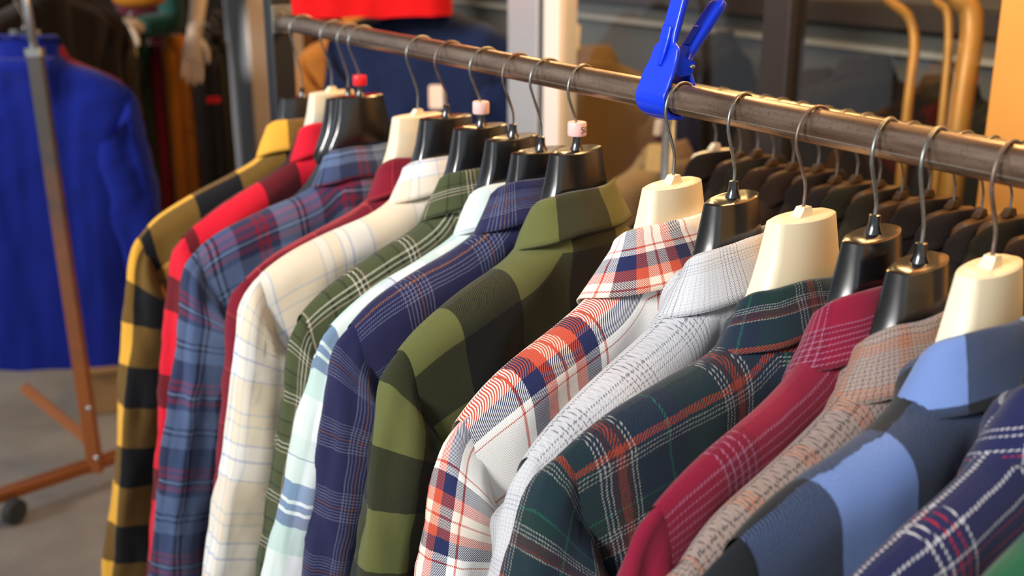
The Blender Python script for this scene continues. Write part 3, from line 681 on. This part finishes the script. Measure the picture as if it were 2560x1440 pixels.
# mannequin whose pale hands hang down in front of the trousers
skin = plain('mannequin_resin', '#d8c4ac', .45, var=.04, scale=8)
def hand_mesh(mb, wrist, dirv, palmn, L=.185):
    """palm and five bent fingers; dirv points from wrist to fingertips, palmn is the palm normal"""
    d = Vector(dirv).normalized(); n = Vector(palmn); n = (n - d * n.dot(d)).normalized(); s = d.cross(n); w = Vector(wrist)
    rings = []
    for f, hw, ht in ((-.05, .026, .021), (0, .027, .02), (.18, .034, .019), (.36, .040, .017), (.5, .040, .014), (.55, .036, .009)):
        c = w + d * (L * f)
        rings.append([c + s * hw * math.cos(a) + n * ht * math.sin(a) for a in np.linspace(0, 2 * PI, 12, endpoint=False)])
    mb.loft(rings)
    for k, (off, ln) in enumerate(((-.029, .40), (-.010, .46), (.010, .43), (.028, .33))):
        b = w + d * (L * .46) + s * off; l = L * ln + .015
        mb.tube(bez([b, b + d * l * .4 + n * .004 + s * off * .15, b + d * l * .72 + n * .014 + s * off * .2, b + d * l * .97 + n * .028 + s * off * .2], 9), [.0095] * 4 + [.0088] * 3 + [.0078, .006, .003][:3], 8)
    b = w + d * (L * .12) - s * .026
    mb.tube(bez([b, b + d * .03 - s * .022 + n * .008, b + d * .062 - s * .03 + n * .016, b + d * .085 - s * .030 + n * .022], 9), [.0125, .012, .0115, .011, .0105, .010, .0095, .009, .007, .004][:10], 8)
p0 = at(405, 420, 5.05)
PLZ = .5
MB().box((-.22, -.22, 0), (.22, .22, PLZ), .006).build('plinth', M['dark_wall']).location = (p0.x, p0.y, 0)
tag(bpy.data.objects['plinth'], 'dark box plinth under the mannequin', 'plinth')
mq = empty('mannequin', (p0.x, p0.y, PLZ), YC, 'pale mannequin in a teal top and maroon skirt with both hands hanging down', 'mannequin')
def ml(px, py, dp):
    d = at(px, py, dp) - Vector((p0.x, p0.y, PLZ)); return Vector((d.dot(CR), d.dot(CF), d.z))
teal = cloth('teal_jersey', '#14453f'); maroon = cloth('maroon_jersey', '#4c0c1c')
def tubepart(name, pts, r, mat):
    P = bez(pts, 24); k = np.interp(np.linspace(0, len(r) - 1, len(P)), range(len(r)), r)
    return MB().tube(P, list(k), 16).build(name, mat, mq, True)
sh = ml(425, -120, 4.4); hw_ = ml(318, 78, 4.25); aw = ml(488, 62, 4.2)
torso = []
for z, rx, ry in ((.82, .17, .12), (.95, .165, .115), (1.08, .13, .10), (1.22, .15, .11), (1.38, .185, .12), (1.48, .17, .09), (1.53, .08, .07), (1.56, .05, .05)):
    torso.append([(rx * math.cos(a), ry * math.sin(a), z) for a in np.linspace(0, 2 * PI, 24, endpoint=False)])
MB().loft(torso).build('top', teal, mq, True)
MB().loft([[(rx * math.cos(a), ry * math.sin(a), z) for a in np.linspace(0, 2 * PI, 24, endpoint=False)] for z, rx, ry in ((.12, .05, .05), (.6, .085, .08), (.85, .175, .13), (1.0, .15, .11))]).build('skirt', maroon, mq, True)
MB().lathe([(.04, 1.55), (.045, 1.62), (.062, 1.66), (.078, 1.72), (.08, 1.78), (.06, 1.84), (.02, 1.865)], 20).build('head', skin, mq, True)
MB().lathe([(.14, 0), (.15, .01), (.03, .02), (.02, .03), (.018, .16)], 24).build('stand', M['black_post'], mq, True)
tubepart('sleeve', [(-.15, -.02, 1.45), (-.14, -.12, 1.32), ml(425, 12, 4.62), ml(352, 72, 4.5)], [.06, .055, .05, .044], teal)
tubepart('sleeve', [(.16, 0, 1.45), (.20, -.05, 1.36), (.215, -.08, 1.30)], [.055, .05, .046], teal)
mb = MB(); mb.tube([ml(362, 66, 4.5), ml(320, 62, 4.48), ml(304, 62, 4.46)], [.028, .026, .026], 12); hand_mesh(mb, ml(300, 52, 4.46), (.12, 0, -1), (0, -1, 0), .165); mb.build('hand', skin, mq, True)
mb = MB(); mb.tube(bez([(.17, -.02, 1.46), ml(505, -120, 4.6), ml(498, -20, 4.5), ml(487, 80, 4.45)], 12), [.045, .044, .043, .042, .04, .038, .036, .034, .033, .032, .031, .03, .03], 14); hand_mesh(mb, ml(486, 84, 4.45), (-.15, 0, -1), (.3, -1, 0), .205); mb.build('arm', skin, mq, True)

M['cardboard'] = plain('tan_cardboard', '#a9845a', .85, var=.06)
cb = at_z(325, 1000, 0); bx = empty('cardboard_box', (cb.x, cb.y, 0), YC + .3, 'tan cardboard box on the pavement behind the yellow check shirt', 'box')
MB().box((-.14, -.1, 0), (.2, .22, .14), .006).build('box_body', M['cardboard'], bx)
MB().box((-.145, -.105, .14), (.205, .06, .146), .001).build('flap', M['cardboard'], bx)

# ------------------------------------------------------------------ red jacket and navy coat hanging in the doorway
st = empty('garment_stand', (at(688, 200, 3.3).x, at(688, 200, 3.3).y, 0), YC, 'grey upright display stand with arms holding the red jacket and navy coat', 'garment stand')
sqtube(MB(), (0, 0, 0), (0, 0, 2.25), .035, .03).build('upright', M['alu'], st)
MB().box((-.2, -.2, 0), (.2, .2, .02), .004).build('base_plate', M['black_post'], st)
for z, ln in ((2.2, .48), (1.47, .48)): MB().tube([(0, 0, z), (ln, .03, z)], .011, 12).build('arm', M['chrome'], st, True)
redm = cloth('scarlet_fleece', '#d60a12', var=.1, scale=160)
navm = cloth('navy_wool', '#13234a', col2='#0e1a38', scale=160)
Cr = Cut(W=.27, dz=.17, co=.03, t=.06, L=.66, sl=.40, flare=.04, seed=9, fold=1.4, yb=.04)
p = at(925, 30, 3.25)
garment('fleece_jacket', Cr, Vector((p.x, p.y, 2.10)), YC + .1, redm, 'scarlet red jacket hanging above the navy coat, hem in view', 'jacket', None)
hanger(Vector((p.x, p.y, 2.10)), YC + .1, .085, 'black_plastic', 'hook_steel', 'black hanger inside the scarlet red jacket', Cr, .011, None, 'hangers in the doorway', hi=False)
Cn = Cut(W=.26, dz=.16, co=.03, t=.06, L=.92, sl=.62, flare=.1, seed=12, fold=2, yb=.04)
p = at(1050, 30, 3.35)
garment('wool_coat', Cn, Vector((p.x, p.y, 1.40)), YC - .1, navm, 'navy blue coat hanging below the scarlet jacket, behind the rail', 'coat', None)
hanger(Vector((p.x, p.y, 1.40)), YC - .1, .07, 'black_plastic', 'hook_steel', 'black hanger inside the navy blue coat', Cn, .011, None, 'hangers in the doorway', hi=False)
def card(px, py, dp, w, h, mat, label, tilt=0.0, name='price_tag'):
    t = empty(name, at(px, py, dp), YC, label, 'tag'); t.rotation_euler = (0, tilt, YC)
    mb = MB(); c = min(w, h) * .12
    pr = [(-w/2 + c, -h/2), (w/2 - c, -h/2), (w/2, -h/2 + c), (w/2, h/2 - c), (w/2 - c, h/2), (-w/2 + c, h/2), (-w/2, h/2 - c), (-w/2, -h/2 + c)]
    mb.loft([[(x, y, z) for x, z in pr] for y in (0, .0015)]); mb.build('card', mat, t)
    MB().tube([(0, .001, h/2 - .004), (.004, .012, h/2 + .05)], .0008, 5).build('string', M['ink'], t, True)
card(1090, 242, 3.2, .04, .066, M['tag_card'], 'pale pink price tag hanging in front of the navy coat')

# ------------------------------------------------------------------ behind the glass
card(1638, 395, 2.75, .042, .066, M['tan_card'], 'yellowish card tag seen under the rail near the clamp', .08)
card(1645, 318, 2.8, .018, .04, M['tag_card'], 'small pinkish tag under the clamp', .1)
must = cloth('mustard_wool', '#b5702a')  # orange coat added to put the warm-lit doorway interior into colour
camel = cloth('camel_wool', '#97794f'); umber = cloth('umber_wool', '#33201a'); tanl = cloth('tan_wool', '#b98a4a')
ins = [(905, 20, 4.1, .3, must, 'mustard coat added as the warm lit interior in the doorway left of the navy coat'), (1665, 330, 2.95, .6, camel, 'camel coat behind the glass below the blue clamp'), (1480, 95, 3.75, .2, camel, 'camel coat on a hanger behind the first window pane'), (1548, 235, 4.0, .5, umber, 'umber coat hanging low behind the first window pane'),
       (2165, 120, 3.0, .1, darks[0], 'black coat with wide shoulders behind the second window pane'), (2030, 150, 3.2, .5, darks[1], 'dark brown coat left of the black coat behind the glass'), (2375, 165, 3.1, -.3, darks[2], 'dark olive coat right of the black coat behind the glass'), (1800, 60, 3.9, .9, darks[3], 'charcoal coat in place of a dark reflection in the first window pane')]  # charcoal coat is added, standing for a dark reflection in the pane
for i, (px, py, dp, tn, m_, lb) in enumerate(ins):
    C = Cut(W=.22, dz=.15, co=.02, t=.05, L=.9, sl=.6, flare=.05, seed=70 + i * 3, fold=1.5)
    p = at(px, py, dp); garment('wool_coat', C, p, YC + tn, m_, lb, 'coat', None, hi=False)
    MB_ = empty('display_stand', (p.x, p.y, 0), YC, 'thin black stand under the ' + lb, 'stand')
    MB().lathe([(.16, 0), (.16, .012), (.012, .02), (.010, .03), (.010, p.z - .03), (.004, p.z - .02)], 16).build('pole', M['black_post'], MB_, True)
# made-up board, ledge and beam that paint the street reflection in the glass
gp = empty('street_reflection', (2.95, 2.5, 0), 0, 'grey board with pale ledge in place of the street reflection in the glass', 'street_reflection')
M['reflection_grey'] = plain('reflection_grey', '#3f3e3b', .7, var=.05, scale=3); M['reflection_line'] = plain('reflection_line', '#77756f', .6, var=.03); M['reflection_umber'] = plain('reflection_umber', '#22140c', .6)
def zat(px, py, x): return at_x(px, py, x).z
MB().box((0, -3.5, 0), (.05, 3.2, zat(2100, 55, 2.95)), .004).build('board', M['reflection_grey'], gp)
MB().box((-.04, -3.5, zat(2100, 118, 2.95)), (0, 3.2, zat(2100, 104, 2.95)), .003).build('ledge', M['reflection_line'], gp)
MB().box((-.06, -3.5, zat(2100, 55, 2.95)), (.06, 3.2, zat(2100, 0, 2.95)), .004).build('beam', M['reflection_umber'], gp)
# brass arches of an indoor rack
M['brass'] = plain('brass_tube', '#a8742f', .5, .3, .08, 20)
for i, (pt, pm, pb, dp, r, lb) in enumerate((((2215, -6), (2284, 75), (2268, 310), 2.35, .011, 'thin curved brass pole behind the glass, leftmost of three'), ((2340, 0), (2372, 60), (2358, 320), 2.3, .009, 'thin curved brass pole behind the glass, middle of three'), ((2395, -10), (2430, 60), (2395, 330), 2.15, .022, 'broad curved golden pole behind the glass beside the honey wood panel'))):
    a, b, c = at(*pt, dp), at(*pm, dp), at(*pb, dp); c2 = Vector((c.x, c.y, 0.0))
    t = empty('brass_pole', c2, 0, lb, 'pole', 'curved brass poles behind the glass')
    dd = (a - b)
    pts = [c2 + Vector((0, 0, .015)), c2 + Vector((0, 0, c.z * .5)), Vector((b.x * .3 + c.x * .7, b.y * .3 + c.y * .7, c.z)), b, a, b + dd * 2.2, b + dd * 3.2 - Vector((0, 0, .03))]
    MB().tube([p_ - c2 for p_ in bez(pts, 60)], r, 12).build('pole_tube', M['brass'], t, True)
    for e_ in (c2,): MB().lathe([(.05, 0), (.05, .008), (r, .02)], 16, tuple(e_ - c2)).build('foot', M['brass'], t, True)

card(1422, 92, 3.55, .068, .082, M['tan_card'], 'broad tan card pinned to the camel coat behind the first pane', .05, 'display_card')

# mustard bag above the mannequin hands and a red clip on the black trousers
bg = at(345, -38, 4.3); hb_ = empty('handbag', (bg.x, bg.y, bg.z), YC, 'mustard handbag hanging above the pale mannequin hands, bottom edge in view', 'bag')
must_l = plain('mustard_leather', '#b8741c', .5, var=.08, scale=30)
MB().loft([[(rx * math.cos(a), ry * math.sin(a), z) for a in np.linspace(0, 2 * PI, 24, endpoint=False)] for z, rx, ry in ((-.085, .03, .02), (-.078, .07, .04), (-.06, .098, .055), (-.02, .105, .06), (.05, .095, .05), (.11, .085, .03), (.115, .08, .02))]).build('bag_body', must_l, hb_, True)
MB().tube(bez([(-.07, 0, .1), (-.06, 0, .25), (0, 0, .36), (.06, 0, .25), (.07, 0, .1)], 28), .006, 8).build('strap', must_l, hb_, True)
cp_ = at(533, 250, 4.63); rc = empty('clothes_clip', cp_, YC, 'small bright red clip on the black hanging trousers', 'clip')
for sg in (-1, 1): MB().loft([[(x, sg * (.006 + .010 * t) + dy, z) for x, dy, z in ((-.024 + .048 * t, -.002, -.011), (-.024 + .048 * t, .002, -.011), (-.024 + .048 * t, .002, .011), (-.024 + .048 * t, -.002, .011))] for t in (0, .5, 1)]).build('jaw', M['red_plastic'], rc)
